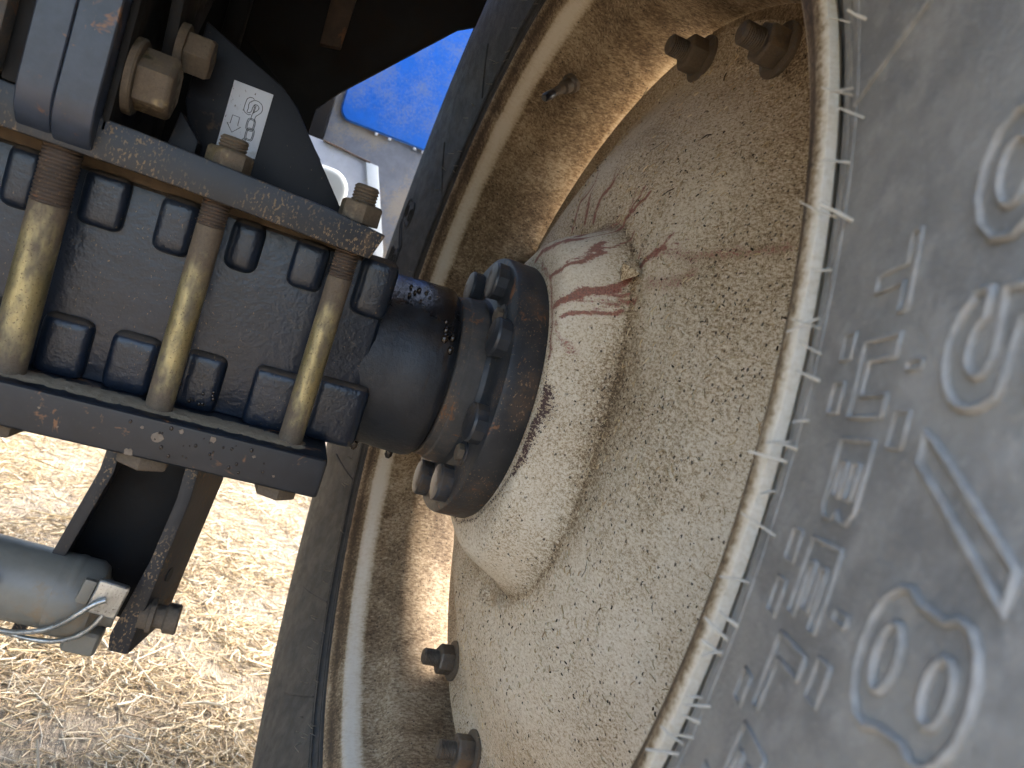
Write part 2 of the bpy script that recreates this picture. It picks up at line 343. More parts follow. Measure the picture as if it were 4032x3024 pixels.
# --- dish
dprof = [(.055, .027), (.130, .027), (.140, .0275), (.146, .030), (.150, .036), (.155, .050), (.160, .062), (.165, .072), (.171, .0790), (.182, .0815), (.21, .0810), (.25, .0840), (.286, .0935), (.337, .1165), (.362, .1285), (.378, .1345), (.392, .137), (.43, .1375)]
dr = np.array([p[0] for p in dprof]); dx = np.array([p[1] for p in dprof])
rr = np.linspace(.055, .428, 190); xx = np.interp(rr, dr, dx)
for _ in range(2): xx[1:-1] = (xx[:-2]+2*xx[1:-1]+xx[2:])/4
NA = 640; th = np.linspace(0, 2*np.pi, NA, endpoint=False)
streaks = [([(.076, .251), (.078, .237), (.095, .228), (.089, .209), (.081, .191)], .0035, .8), ([(.009, .246), (.026, .234), (.026, .219), (.022, .204)], .0042, .95), ([(-.031, .185), (-.045, .177)], .0022, .95),
  ([(.065, .232), (.054, .216), (.047, .202)], .0042, .85), ([(-.025, .184), (-.044, .175)], .0022, .9), ([(-.087, .231), (-.071, .221), (-.060, .209), (-.057, .194)], .0034, .95), ([(-.074, .176), (-.085, .166), (-.093, .152), (-.083, .141), (-.059, .130)], .0030, 1.0),
  ([(-.160, .182), (-.146, .177), (-.137, .169), (-.125, .156)], .0040, 1.0), ([(-.123, .148), (-.121, .139), (-.119, .134)], .0024, 1.0), ([(-.120, .135), (-.117, .129), (-.114, .121), (-.111, .113), (-.099, .105)], .0046, 1.15),
  ([(-.055, .174), (-.048, .169), (-.030, .160), (-.006, .153), (.004, .143)], .0046, .9), ([(-.126, .109), (-.122, .102), (-.117, .097)], .0014, .8), ([(-.139, .071), (-.133, .075), (-.126, .08), (-.113, .092)], .0036, .5),
  ([(-.146, .177), (-.18, .178), (-.203, .178), (-.233, .184), (-.262, .193), (-.278, .198)], .009, .46), ([(-.158, .150), (-.182, .151), (-.199, .154), (-.21, .164)], .012, .46), ([(-.147, .134), (-.134, .129), (-.127, .121)], .0035, .6),
  ([(-.02, .142), (-.063, .127), (-.086, .109), (-.108, .09), (-.128, .06)], .0034, .66)]
crusts = [([(-.105, .09), (-.122, .069), (-.137, .042)], .003, .6), ([(-.141, .035), (-.146, .015), (-.144, .004), (-.144, -.009), (-.143, -.03), (-.138, -.045)], .0070, .85), ([(-.14, -.04), (-.12, -.075), (-.08, -.115), (-.03, -.138), (.03, -.138)], .0042, .75)]
def segmask(Y, Z, lines, halo=0.):
    m = np.zeros_like(Y)
    for pts, w, k in lines:
        for (a, c) in zip(pts, pts[1:]):
            a, c = np.array(a), np.array(c); d = c-a; L = d@d
            t = np.clip(((Y-a[0])*d[0]+(Z-a[1])*d[1])/L, 0, 1); D = np.hypot(Y-a[0]-t*d[0], Z-a[1]-t*d[1])
            m = np.maximum(m, k*np.maximum(np.exp(-(D/w)**2), halo*np.exp(-(D/(w*2.8))**2)))
    return m
def ragged(p, n=5, amp=.0011):
    o = []
    for a, c in zip(p, p[1:]): o += [(a[0]+(c[0]-a[0])*k/n+random.gauss(0, amp), a[1]+(c[1]-a[1])*k/n+random.gauss(0, amp)) for k in range(n)]
    return o+[p[-1]]
twigs = []                       # short runs branching off the streaks
for p, w, k in streaks[:12]:
    for q in range(2):
        a = random.choice(p); t = math.atan2(a[1], a[0])+random.gauss(0, .5); L = random.uniform(.012, .034)
        twigs.append((ragged([a, (a[0]+L*math.cos(t), a[1]+L*math.sin(t))], 6, .0014), random.uniform(.0012, .0022), random.uniform(.55, .85)))
def set_attr(me, name, rgb):
    at = me.color_attributes.new(name, 'FLOAT_COLOR', 'POINT'); at.data.foreach_set('color', np.c_[rgb, np.ones(len(rgb))].astype(np.float32).reshape(-1))
nr = len(rr); scal = .984+.016*np.cos(4*(th-R(98.75)))          # the rim of the dish draws in between the four bolt pairs
RR = np.where(rr[None] > .36, rr[None]-(rr[None]-.36)/.068*.428*(1-scal)[:, None], rr[None])
dent = .0012*np.sin(3*th+.4)+.0008*np.sin(7*th+1.1)
XX = np.tile(xx, (NA, 1))+dent[:, None]*np.clip((rr[None]-.15)/.1, 0, 1)*np.clip((.40-rr[None])/.05, 0, 1)
lobe = (.5+.5*np.cos(3*(th-R(111))))**1.6                # the hub step is drawn out into three blunt corners
RR = RR+.033*lobe[:, None]*np.exp(-((rr[None]-.165)/.036)**2)
Yf, Zf = RR*np.cos(th)[:, None], RR*np.sin(th)[:, None]
front = np.stack([XX, Yf, Zf], -1); back = front[:, ::12].copy(); back[..., 0] += .010
bi = list(range(0, nr, 12)); nb = len(bi)
V = np.concatenate([front.reshape(-1, 3), back.reshape(-1, 3)]); F = []
for k in range(NA):
    q = (k+1) % NA
    F += [(k*nr+j, q*nr+j, q*nr+j+1, k*nr+j+1) for j in range(nr-1)]
    o2 = NA*nr
    F += [(o2+k*nb+j, o2+k*nb+j+1, o2+q*nb+j+1, o2+q*nb+j) for j in range(nb-1)]
    F.append((k*nr+nr-1, q*nr+nr-1, o2+q*nb+nb-1, o2+k*nb+nb-1)); F.append((q*nr, k*nr, o2+k*nb, o2+q*nb))
dm = mesh('dish', (V.tolist(), F), 50)
Yv, Zv = V[:, 1], V[:, 2]; rv = np.hypot(Yv, Zv)
r0v = np.concatenate([np.tile(rr, NA), np.tile(rr[::12], NA)])
set_attr(dm, 'stain_shade', np.c_[segmask(Yv, Zv, [(ragged(p), w*.8, k) for p, w, k in streaks]+twigs, .35), np.clip(.16*(r0v > .385)+.46*np.exp(-((r0v-.174)/.009)**2)+.30*np.exp(-((r0v-.190)/.022)**2)*(r0v > .172)+.42*np.exp(-((np.degrees(np.arctan2(Zv, Yv))-122)/22)**2)*np.clip((r0v-.30)/.10, 0, 1), 0, 1), .13*np.exp(-((r0v-.150)/.0135)**4)*(1-.5*np.clip((-Zv-.02)/.1, 0, 1))])  # crease and upper dirt deepened to carry shade; hub step paled as if lit
cm = segmask(Yv, Zv, crusts); set_attr(dm, 'crust', np.c_[cm, cm, cm])
dish = obj('wheel_disc', dm, 'dish_paint', wheel); WHEEL.append(dish); tag(dish, 'cream pressed dish spattered with slurry and red oil streaks')
# triangular tabs pressed out at the crease of the hub step
for a in (131, 251, 11):
    t = R(a); bm = bmesh.new()
    pts = [(.066, .196, -.007), (.076, .214, -.010), (.076, .214, .010), (.066, .196, .007), (.060, .212, .0)]
    vv = [bm.verts.new((x, r*math.cos(t)-w*math.sin(t), r*math.sin(t)+w*math.cos(t))) for x, r, w in pts]
    for f in ((0, 1, 4), (1, 2, 4), (2, 3, 4), (3, 0, 4), (3, 2, 1, 0)): bm.faces.new([vv[i] for i in f])
    tb = bmmesh(bm, 'tab', .001); set_attr(tb, 'stain_shade', np.tile((0, .5, 0), (len(tb.vertices), 1))); set_attr(tb, 'crust', np.zeros((len(tb.vertices), 3)))
    sub('pressed_tab', tb, 'dish_paint', dish)
# nuts holding the dish to the rim lugs
nut_me = hexhead('nut', .0195, .019, '-x'); wash_me = lathe('washer', [(0, .006), (0, .0255), (-.0035, .0255), (-.0045, .024), (-.0045, .006)], 28)
stud_me = lathe('stud', [(.01, 0), (.01, .0100), (-.017, .0100)]+[(a, r) for a, r in thread_prof(-.018, -.0375, .0108, .0021)]+[(-.039, .008), (-.039, 0)], 20)
for pc in (98.75, 8.75, -81.25, -171.25):
    for da in (-11.25, 11.25):
        t = R(pc+da); o = sub('nut', nut_me, 'dark_steel', dish, (.132, .402*math.cos(t), .402*math.sin(t)), (t*3.7, 0, 0))
        sub('washer', wash_me, 'dark_steel', dish, (.1365, .402*math.cos(t), .402*math.sin(t))); sub('stud', stud_me, 'dark_steel', dish, (.132, .402*math.cos(t), .402*math.sin(t)))
# loose chaff stuck on the dish
def chaff(name, N, lmin, lmax, wmin, wmax, th0=.0004):
    vs, fs = [], []
    for _ in range(N):
        r = random.uniform(.15, .42); t = random.uniform(R(60), R(290)); x = float(np.interp(r, rr, xx)); e = .001
        sl = (np.interp(r+e, rr, xx)-np.interp(r-e, rr, xx))/(2*e)
        er = Vector((float(sl), math.cos(t), math.sin(t))).normalized(); et = Vector((0, -math.sin(t), math.cos(t))); nn = er.cross(et)
        if nn.x > 0: nn = -nn
        p = Vector((x, r*math.cos(t), r*math.sin(t)))+nn*random.uniform(.0004, .0012); a = random.uniform(0, math.pi)
        d = er*math.cos(a)+et*math.sin(a); w = d.cross(nn); L = random.uniform(lmin, lmax)/2; ww = random.uniform(wmin, wmax)/2; b_ = random.uniform(-.4, .4)*L
        o = len(vs); h = nn*random.uniform(.0004, .0011)
        for s_, f_ in ((-1, 0), (0, 1), (1, 0)):
            q = p+d*(L*s_)+w*(b_*(1-f_))+nn*(.0004*f_); vs += [tuple(q-w*ww), tuple(q+w*ww), tuple(q+h)]
        for k in (0, 3): fs += [(o+k, o+k+1, o+k+4, o+k+3), (o+k+1, o+k+2, o+k+5, o+k+4), (o+k+2, o+k, o+k+3, o+k+5)]
    return mesh(name, (vs, fs))
tag(sub('chaff', chaff('chaff', 1800, .002, .008, .0003, .0008), 'chaff_light', dish), 'pale chaff stuck to the dish', kind='stuff')
tag(sub('chaff', chaff('chaff', 420, .0010, .0034, .0006, .0016), 'chaff_dark', dish), 'dark crumbs stuck to the dish', kind='stuff')
tag(sub('chaff', chaff('chaff', 26, .006, .016, .0003, .0007), 'chaff_dark', dish), 'dark stems stuck to the dish', kind='stuff')
# --- hub flange
fl = obj('hub_flange', lathe('flange', [(-.0385, .05), (-.0385, .0810), (-.0375, .0820), (-.0300, .0825), (-.0285, .0845), (-.0130, .0860), (-.0085, .0885), (-.0060, .0940), (-.0060, .1330), (-.0050, .1348), (-.0025, .1357), (.024, .1357), (.0268, .134), (.0268, .05)], 160), 'flange_paint', wheel); WHEEL.append(fl)
tag(fl, 'thick dark round axle flange bolted to the dish')
sub('hub_collar', lathe('collar', [(-.0386, .05), (-.0386, .0815), (-.0372, .0830), (-.0305, .0835), (-.0290, .0852), (-.0135, .0868), (-.0125, .050)], 120), 'hub_paint', fl)
hb = lathe('head', [(0, 0), (0, .0185), (-.0105, .0190), (-.0128, .0178), (-.0135, .0155), (-.0135, 0)], 12, ang=28)
for k in range(8):
    t = R(57+45*k)+R((0, 1, 0, -3, -3, -6, 0, 0)[k]); o = sub('wheel_bolt', hb, 'bolt_paint', fl, (-.006, .1125*math.cos(t), .1125*math.sin(t)), (t, 0, 0))
sb = hexhead('small', .0085, .008, '-x')
for a in (128, 212):
    t = R(a); sub('small_bolt', sb, 'brown_bolt', fl, (-.006, .100*math.cos(t), .100*math.sin(t)))
    sub('small_washer', lathe('sw', [(0, .003), (0, .0125), (-.002, .0125), (-.002, .003)], 20), 'bolt_paint', fl, (-.0061, .100*math.cos(t), .100*math.sin(t)))
# --- rim
rin = [(-.0035, .5000), (-.0050, .5040), (-.0035, .5085), (.0010, .5100), (.0050, .5075), (.0080, .5000), (.0105, .4905), (.0140, .4865)]     # rolled lip, tyre side first
rin_in = [(-.0035, .5000), (.0015, .4940), (.0060, .4860), (.0095, .4820), (.0120, .4790), (.0300, .4740), (.0480, .4690), (.0560, .4640), (.0680, .4520), (.0780, .4480), (.0900, .4470), (.240, .4470), (.252, .4480), (.262, .4520), (.274, .4640), (.282, .4690), (.300, .4740), (.4450, .4790), (.4480, .4820), (.4515, .4860), (.456, .4940), (.461, .5000)]
rin_out = [(.461, .5000), (.4625, .5040), (.461, .5085), (.4565, .5100), (.4525, .5075), (.4495, .5000), (.447, .4905), (.4435, .4865), (.300, .4815), (.285, .4765), (.270, .459), (.255, .4545), (.200, .4545), (.075, .4545), (.062, .459), (.045, .4765), (.030, .4815), (.0140, .4865)]
prof = rin_in+rin_out[1:]+rin[::-1][1:-1]
def dens(p, ds=.006):
    o = []
    for a, c in zip(p, p[1:]+p[:1]):
        L = math.hypot(a[0]-c[0], a[1]-c[1]); m = max(1, int(L/ds))
        o += [(a[0]+(c[0]-a[0])*k/m, a[1]+(c[1]-a[1])*k/m) for k in range(m)]
    return o
prof = dens(prof)
rm = mesh('rim', lathe_vf(prof, 360, 'x', True), 40)
bm = bmesh.new(); bm.from_mesh(rm); bmesh.ops.recalc_face_normals(bm, faces=bm.faces); bm.to_mesh(rm); bm.free(); smooth(rm, 40)
vv = np.zeros(len(rm.vertices)*3); rm.vertices.foreach_get('co', vv); vv = vv.reshape(-1, 3); xv = vv[:, 0]; rv = np.hypot(vv[:, 1], vv[:, 2]); tv = np.arctan2(vv[:, 2], vv[:, 1])
seat = np.exp(-((xv-.021)/.0095)**4)*(rv < .483)
lip = 1.0*(xv < .006)*(rv > .5062)
dirt = .34*(xv > .034)*(xv < .15)+.55*(xv > .0)*(xv < .0118)*(rv < .4985)+.42*(xv < .0045)*(rv > .488)*(rv < .5058)+.06*np.sin(tv*9)*(xv > .03)
set_attr(rm, 'stain_shade', np.c_[np.zeros(len(xv)), np.clip(dirt, 0, 1), np.clip(.55*seat+.42*lip, 0, 1)]); set_attr(rm, 'crust', np.zeros((len(xv), 3)))
rim = obj('rim', rm, 'rim_paint', wheel); WHEEL.append(rim); tag(rim, 'cream steel rim caked with brown dirt inside')
for pc in (98.75, 8.75, -81.25, -171.25):       # lugs welded into the rim well, behind the dish
    vs_, fs_ = [], []; m = 9
    for k in range(m):
        t = R(pc-15+30*k/(m-1)); e = .012*abs(k-(m-1)/2)/((m-1)/2)
        for (x, r) in ((.1500, .392+e), (.1500, .4475), (.172, .4475), (.166, .392+e)): vs_.append((x, r*math.cos(t), r*math.sin(t)))
    for k in range(m-1): fs_ += [(k*4+j, k*4+(j+1) % 4, k*4+4+(j+1) % 4, k*4+4+j) for j in range(4)]
    fs_ += [(0, 1, 2, 3), tuple((m-1)*4+j for j in (3, 2, 1, 0))]
    lm = mesh('lug', (vs_, fs_)); set_attr(lm, 'stain_shade', np.c_[np.zeros((len(vs_), 1)), np.full((len(vs_), 1), .4), np.zeros((len(vs_), 1))]); set_attr(lm, 'crust', np.zeros((len(vs_), 3)))
    sub('rim_lug', lm, 'rim_paint', rim)
# valve stem on the far slope of the rim well
tva = math.atan2(.385, .235); ev = Vector((0, math.cos(tva), math.sin(tva))); vb = Vector((.066, 0, 0))+ev*.4525
vd = (ev*-.78+Vector((-.62, 0, 0))).normalized()
rotv = vd.to_track_quat('Z', 'Y').to_euler()
vst = sub('valve_stem', lathe('stem', [(-.004, 0), (-.004, .0125), (.004, .0125), (.006, .0095), (.016, .0088), (.018, .0062), (.034, .0055), (.036, .0042), (.040, .0042), (.040, 0)], 24, 'z'), 'dark_steel', rim, vb, rotv)
sub('valve_cap', lathe('cap', [(.037, 0), (.037, .0055), (.039, .0060), (.052, .0058), (.0545, .0045), (.055, 0)], 16, 'z'), 'valve_cap', rim, vb, rotv)
# --- tyre
side = [(.0100, .4920), (.0090, .5010), (.0085, .5125), (.0075, .5155), (-.0030, .5168), (-.0050, .5185), (-.0052, .5215), (-.0090, .5280), (-.0115, .5300), (-.0125, .5290), (-.0170, .5400), (-.0250, .5600), (-.0335, .5830), (-.0425, .6090), (-.0500, .6380), (-.0550, .6680), (-.0560, .6950), (-.0530, .7250), (-.0460, .7560), (-.0350, .7820), (-.0180, .8000), (.010, .8120), (.080, .8200), (.2285, .8230)]
tp = side+[(.457-a, r) for a, r in side[::-1][1:]]
tp = tp+[(.4430, .4880), (.2285, .60), (.0140, .4880)]
def bulge(x, t): return x*(.82-.205*math.sin(t)) if x < 0 else x
tv_, tf_ = lathe_vf(dens(tp, .007), 300, 'x', True)
tym = mesh('tyre', ([(bulge(x, math.atan2(z, y)), y, z) for x, y, z in tv_], tf_), 40)
bm = bmesh.new(); bm.from_mesh(tym); bmesh.ops.recalc_face_normals(bm, faces=bm.faces); bm.to_mesh(tym); bm.free(); smooth(tym, 40)
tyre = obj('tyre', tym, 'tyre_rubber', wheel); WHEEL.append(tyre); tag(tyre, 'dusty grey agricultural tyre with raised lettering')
sr = np.array([p[1] for p in side[12:]]); sx = np.array([p[0] for p in side[12:]])
sr2 = np.array([p[1] for p in side[3:21]]); sx2 = np.array([p[0] for p in side[3:21]])
def swall(r, t, out=0.0):
    """point on the inboard sidewall at radius r, angle t, lifted out along its normal"""
    x = float(np.interp(r, sr2, sx2)); s = float(np.interp(r+.004, sr2, sx2)-np.interp(r-.004, sr2, sx2))/.008
    n = Vector((-1, s*math.cos(t), s*math.sin(t))).normalized()
    return Vector((bulge(x, t), r*math.cos(t), r*math.sin(t)))+n*out
def ridge(lines, rb, a0, hgt, wid, dirn=1, close=True, rad=.0012, sub_n=10):
    """raised outline letters: lines of (u across, v up) in letter units -> tubes on the sidewall. v -> radius, u -> angle"""
    vs, fs = [], []
    for ln in lines:
        P = []
        L = list(ln)+([ln[0]] if close else [])
        for (a, c) in zip(L, L[1:]):
            m = max(2, int(math.hypot((c[0]-a[0])*wid, (c[1]-a[1])*hgt)/.004))
            for k in range(m):
                P.append((a[0]+(c[0]-a[0])*k/m, a[1]+(c[1]-a[1])*k/m))
        if not close: P.append(L[-1])
        pts = [swall(rb+v*hgt, a0+dirn*u*wid/(rb+.5*hgt), rad*.25) for u, v in P]
        v_, f_ = tube_vf(pts, rad, 6, close, len(vs)); vs += v_; fs += f_
    return mesh('letter', (vs, fs), 60)
G = {'T': [[(0, 1), (1, 1), (1, .78), (.62, .78), (.62, 0), (.38, 0), (.38, .78), (0, .78)]],
     'U': [[(0, 1), (.27, 1), (.27, .25), (.73, .25), (.73, 1), (1, 1), (1, 0), (0, 0)]],
     'B': [[(0, 0), (0, 1), (.85, 1), (1, .85), (1, .62), (.88, .5), (1, .38), (1, .15), (.85, 0)], [(.28, .22), (.72, .22), (.72, .42), (.28, .42)], [(.28, .6), (.72, .6), (.72, .8), (.28, .8)]],
     'E': [[(0, 0), (0, 1), (1, 1), (1, .78), (.28, .78), (.28, .61), (.85, .61), (.85, .39), (.28, .39), (.28, .22), (1, .22), (1, 0)]],
     'L': [[(0, 0), (0, 1), (.28, 1), (.28, .22), (1, .22), (1, 0)]],
     'S': [[(0, 0), (0, .22), (.72, .22), (.72, .39), (0, .39), (0, 1), (1, 1), (1, .78), (.28, .78), (.28, .61), (1, .61), (1, 0)]]}
def oval(cx, cy, a, c, n=20): return [(cx+a*math.cos(2*math.pi*k/n), cy+c*math.sin(2*math.pi*k/n)) for k in range(n)]
def arc(cx, cy, a, c, t0, t1, n=10): return [(cx+a*math.cos(R(t0+(t1-t0)*k/n)), cy+c*math.sin(R(t0+(t1-t0)*k/n))) for k in range(n+1)]
D8 = [arc(.5, .27, .5, .27, 150, 390)+arc(.5, .76, .46, .24, -28, 208), oval(.5, .27, .24, .11), oval(.5, .75, .21, .10)]
D5 = [[(.02, .30), (.02, .16)]+arc(.5, .33, .5, .33, 215, 380)+[(.9, .55), (.3, .60), (.3, .78), (.92, .78), (.92, 1), (.05, 1), (.05, .42), (.6, .44)]+arc(.5, .33, .24, .13, 30, -150)+[(.26, .30)]]
D6 = [arc(.5, .33, .5, .33, 100, 400)+[(.6, .68), (.9, 1), (.55, 1), (.1, .62)], oval(.5, .32, .25, .14)]
SL = [[(0, 0), (.24, 0), (1, 1), (.76, 1)]]
# TUBELESS, small letters, tops outward, reading clockwise (downwards on the near side)
ang0 = R(163.9)
for k, ch in enumerate('TUBELESS'):
    sub('raised_letter', ridge(G[ch], .5685, ang0+R(3.38)*k, .0205, .0265, 1, True, .0010), 'tyre_letter', tyre)
# two rows of small worn marks each side of it (no longer readable)
for (rb, ph, col) in ((.553, .05, 0), (.5955, .07, 1)):
    for k in range(16):
        if k in (2, 3, 6, 8, 11, 12, 14): continue
        w = .011+.004*((k*7) % 3)/2; q = random.random()
        sh = [[(0, 0), (0, 1), (1, 1), (1, 0)]] if q < .7 else [[(.35, 0), (.35, 1), (.65, 1), (.65, 0)]]
        sub('raised_mark', ridge(sh, rb, ang0+ph+k*.0185/.58, .0075, w*.85, 1, True, .0008), 'tyre_letter', tyre)
# big size figures further out
for ba, m_ in ((0, 1), (R(-160), 1.25)):
    for gl, a_, w in ((D6, 161.8, .040), (D5, 166.6, .034), (SL, 170.3, .038), (D8, 174.1, .038)):
        sub('raised_figure', ridge(gl, .613, ba+R(a_), .040*m_, w*m_, 1, True, .0015), 'tyre_letter' if not ba else 'tyre_rubber', tyre)
# mould ribs on the sidewall
for (r_, rad) in ((.5225, .0009), (.533, .0007), (.742, .0016)):
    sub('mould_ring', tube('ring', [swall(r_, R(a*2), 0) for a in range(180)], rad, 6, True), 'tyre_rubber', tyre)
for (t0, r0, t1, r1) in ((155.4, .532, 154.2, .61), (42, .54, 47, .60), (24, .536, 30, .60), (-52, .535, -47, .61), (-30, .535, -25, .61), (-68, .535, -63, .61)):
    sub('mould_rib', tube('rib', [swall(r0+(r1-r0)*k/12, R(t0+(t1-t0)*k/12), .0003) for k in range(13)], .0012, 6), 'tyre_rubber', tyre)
# rubber vent hairs
def hair(t, r, L, th, lift, mat='vent_rubber'):
    p = swall(r, t, 0); n = (swall(r, t, .01)-p).normalized(); er = Vector((0, math.cos(t), math.sin(t))); et = Vector((0, -math.sin(t), math.cos(t)))
    d = (n*lift+er*random.uniform(-.15, .35)+et*random.uniform(-.35, .35)).normalized(); k = et*random.uniform(-.1, .1)
    pts = [p-n*.001, p+d*L*.5, p+d*L+k*L]
    sub('vent_hair', mesh('hair', tube_vf(pts, [th, th*.85, th*.55], 6), 60), mat, tyre)
a_ = 145.2
while a_ < 186:
    hair(R(a_), random.choice((.520, .526, .532, .537))+random.uniform(0, .003), random.uniform(.006, .017), random.uniform(.0005, .0010), random.uniform(.5, 1)); a_ += random.choice((.35, .6, 1.0, 1.5, 2.0, 2.6))*random.uniform(.8, 1.2)
for k in range(58):
    hair(R(random.uniform(-78, 62)), random.choice((.529, .541, .553))+random.uniform(-.002, .002), random.uniform(.007, .011), .0007, random.uniform(.5, .9), 'vent_rubber_dark')
# tread bars
bars = prism('bar', [(-.02, .80), (.215, .812), (.215, .868), (.03, .868), (-.012, .850)], 'y', -.021, .021, .006)
for k in range(22):
    for s_ in (0, 1):
        t = R(360*(k+.5*s_)/22)
        m4 = Matrix.Rotation(t, 4, 'X') @ Matrix.Translation((.0 if not s_ else .457, 0, 0)) @ (Matrix.Identity(4) if not s_ else Matrix.Rotation(math.pi, 4, 'Z')) @ Matrix.Rotation(R(0), 4, 'Z')
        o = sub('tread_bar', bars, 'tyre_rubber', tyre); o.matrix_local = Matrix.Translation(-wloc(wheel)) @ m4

# ================================================================== TRACTOR
hz = obj('axle_housing', box('housing', (-.80, -.085, -.0765), (-.116, .085, .0915), .008, 3), 'axle_paint', trac); tag(hz, 'dark blue-black cast axle housing with raised square pads')
tp_ = [(-.466, -.437), (-.420, -.396), (-.366, -.334), (-.312, -.281), (-.257, -.229), (-.206, -.175), (-.1495, -.115)]
bt_ = [(-.425, -.392), (-.371, -.333), (-.319, -.281), (-.263, -.229), (-.207, -.164), (-.154, -.107)]
for i, (a, c) in enumerate(tp_):
    zt = .0965 if i == 6 else .0915; sub('raised_pad', box('pad', (a+random.uniform(-.002, .002), -.0960+random.uniform(-.001, .003), .0465+random.uniform(-.004, .003)), (c, -.06, zt), random.uniform(.009, .0125), 5), 'axle_paint', hz)
for i, (a, c) in enumerate(bt_): sub('raised_pad', box('pad', (a+random.uniform(-.002, .002), -.0960+random.uniform(-.001, .003), -.0765 if i < 5 else -.0755), (c, -.06, (-.0265 if i < 5 else -.020)+random.uniform(-.003, .004)), random.uniform(.009, .0125), 5), 'axle_paint', hz)
b = NB('tube_paint')                               # wet with oil along the upper side
x_, y_, z_ = b.xyz()[:3]
fine = b.noise(160, 4, .7); mid = b.noise(40, 5, .65); big = b.noise(18, 5, .6)
c = b.mix(b.step(mid, .3, .7), (.012, .014, .018), (.02, .023, .028)); c = b.mix(b.math('MULTIPLY', b.step(big, .55, .75), .5), c, (.055, .038, .025))
wetm = b.step(b.math('ADD', z_, b.math('MULTIPLY', b.math('SUBTRACT', b.noise(45, 4, .7), .5), .10)), .035, .066)
run = b.math('MULTIPLY', b.step(b.noise(70, 3, .6, b.vec((2.4, 1, .25))), .60, .66), b.step(x_, -.085, -.055))
wet = b.math('MAXIMUM', wetm, b.math('MULTIPLY', run, .9))
c = b.mix(b.math('MULTIPLY', wet, .8), c, b.mix(b.step(mid, .5, .66), (.006, .006, .007), (.045, .026, .014)))
M['tube_paint'] = b.done(c, b.mix(wet, (.5,)*3, (.26,)*3), 0, b.bump(b.math('ADD', b.math('MULTIPLY', mid, .6), b.math('MULTIPLY', fine, .6)), .6, .0014))
tb = obj('axle_tube', lathe('tube', [(-.135, 0), (-.135, .0845), (-.100, .0860), (-.084, .0866), (-.082, .0872), (-.0515, .0884), (-.0455, .0868), (-.0418, .0835), (-.0418, .05)], 140), 'tube_paint', trac); tag(tb, 'round oily end of the axle housing')
sub('oil_seal', lathe('seal', [(-.043, .05), (-.043, .0780), (-.034, .0780), (-.034, .05)], 100), 'black_rubber', tb)
for (x, a, s_) in ((-.056, 150, .0042), (-.0485, 156, .0036), (-.0485, 148, .003), (-.056, 144, .0030), (-.057, 138, .0026), (-.086, 117, .0026), (-.090, 121, .002), (-.079, 118, .0022), (-.095, 125, .0020), (-.075, 122, .0016), (-.084, 128, .0018), (-.094, 116, .0018), (-.068, 119, .0014)):
    bm = bmesh.new(); bmesh.ops.create_uvsphere(bm, u_segments=14, v_segments=9, radius=s_)
    for v in bm.verts: v.co.z *= 1.25; v.co.x *= .85
    sub('grease_drop', bmmesh(bm, 'drop', 0, 1, 80), 'grease', tb, (x, .0875*math.cos(R(a)), .0875*math.sin(R(a))))
# lower drips
for x in (-.098, -.062):
    sub('grease_drop', lathe('drip', [(.003, 0), (.002, .004), (-.003, .004), (-.006, .002), (-.0065, 0)], 12, 'z'), 'grease', tb, (x, -.02, -.0865))
# clamp plates
up = obj('clamp_plate', prism('upper', [(-.62, .1005), (-.30, .0985), (-.148, .0925), (-.141, .1145), (-.19, .1205), (-.33, .1275), (-.62, .1345)], 'y', -.140, .12, .0022), 'plate_paint', trac); tag(up, 'rust-flecked upper clamp plate')
sub('dirt_seam', box('seam', (-.62, -.088, .0905), (-.165, .08, .1000), .002), 'seam_dirt', up)
lo = obj('clamp_plate', box('lower', (-.62, -.145, -.109), (-.1315, .12, -.0745), .004, 3), 'lower_paint', trac); tag(lo, 'dark lower clamp plate with dust on its top')
dc = bpy.data.meshes.new('dust'); gxn, gyn = 90, 10; vs_ = []
for j in range(gyn):
    for i in range(gxn):
        x = -.47+.325*i/(gxn-1); y = -.139+.045*j/(gyn-1); e = min(j, gyn-1-j, 3)/3*min(1, min(i, gxn-1-i)/4)
        vs_.append((x+random.uniform(-.001, .001), y+random.uniform(-.0015, .0015), -.0752+e*random.uniform(.0010, .0024)))
dc.from_pydata(vs_, [], [(j*gxn+i, j*gxn+i+1, (j+1)*gxn+i+1, (j+1)*gxn+i) for j in range(gyn-1) for i in range(gxn-1)]); smooth(dc, 60)
tag(sub('dust_layer', dc, 'dust_cake', lo), kind='stuff')
b = NB('paint_chip'); M['paint_chip'] = b.done(b.mix(b.noise(400, 3), (.12, .085, .055), (.24, .19, .14)), .7)
for (x, z, r_) in ((-.262, -.089, .0052), (-.246, -.080, .0022), (-.274, -.084, .0016), (-.2785, -.1055, .0040), (-.222, -.0805, .0030), (-.345, -.088, .0012), (-.189, -.086, .0016), (-.170, -.098, .0012), (-.33, -.099, .0010), (-.41, -.095, .0016)):
    pts = [(x+r_*random.uniform(.55, 1.1)*math.cos(2*math.pi*k/11), z+r_*random.uniform(.5, 1.0)*math.sin(2*math.pi*k/11)) for k in range(11)]
    sub('paint_chip', prism('chip', pts, 'y', -.1454, -.1446, 0), 'paint_chip', lo)
dme = bmesh.new(); bmesh.ops.create_uvsphere(dme, u_segments=10, v_segments=7, radius=.0013); dme = bmmesh(dme, 'drop', 0, 1, 80)
for k in range(26):
    o = sub('oil_drop', dme, 'grease', lo, (random.gauss(-.225, .028), -.1452, random.uniform(-.103, -.079))); q = random.uniform(.4, 1.25); o.scale = (q, q*.6, q*1.2)
for k in range(16):
    o = sub('oil_drop', dme, 'grease', hz, (random.uniform(-.262, -.232), -.0997, random.uniform(-.070, -.052))); q = random.uniform(.4, 1.1); o.scale = (q, q*.6, q*1.2)
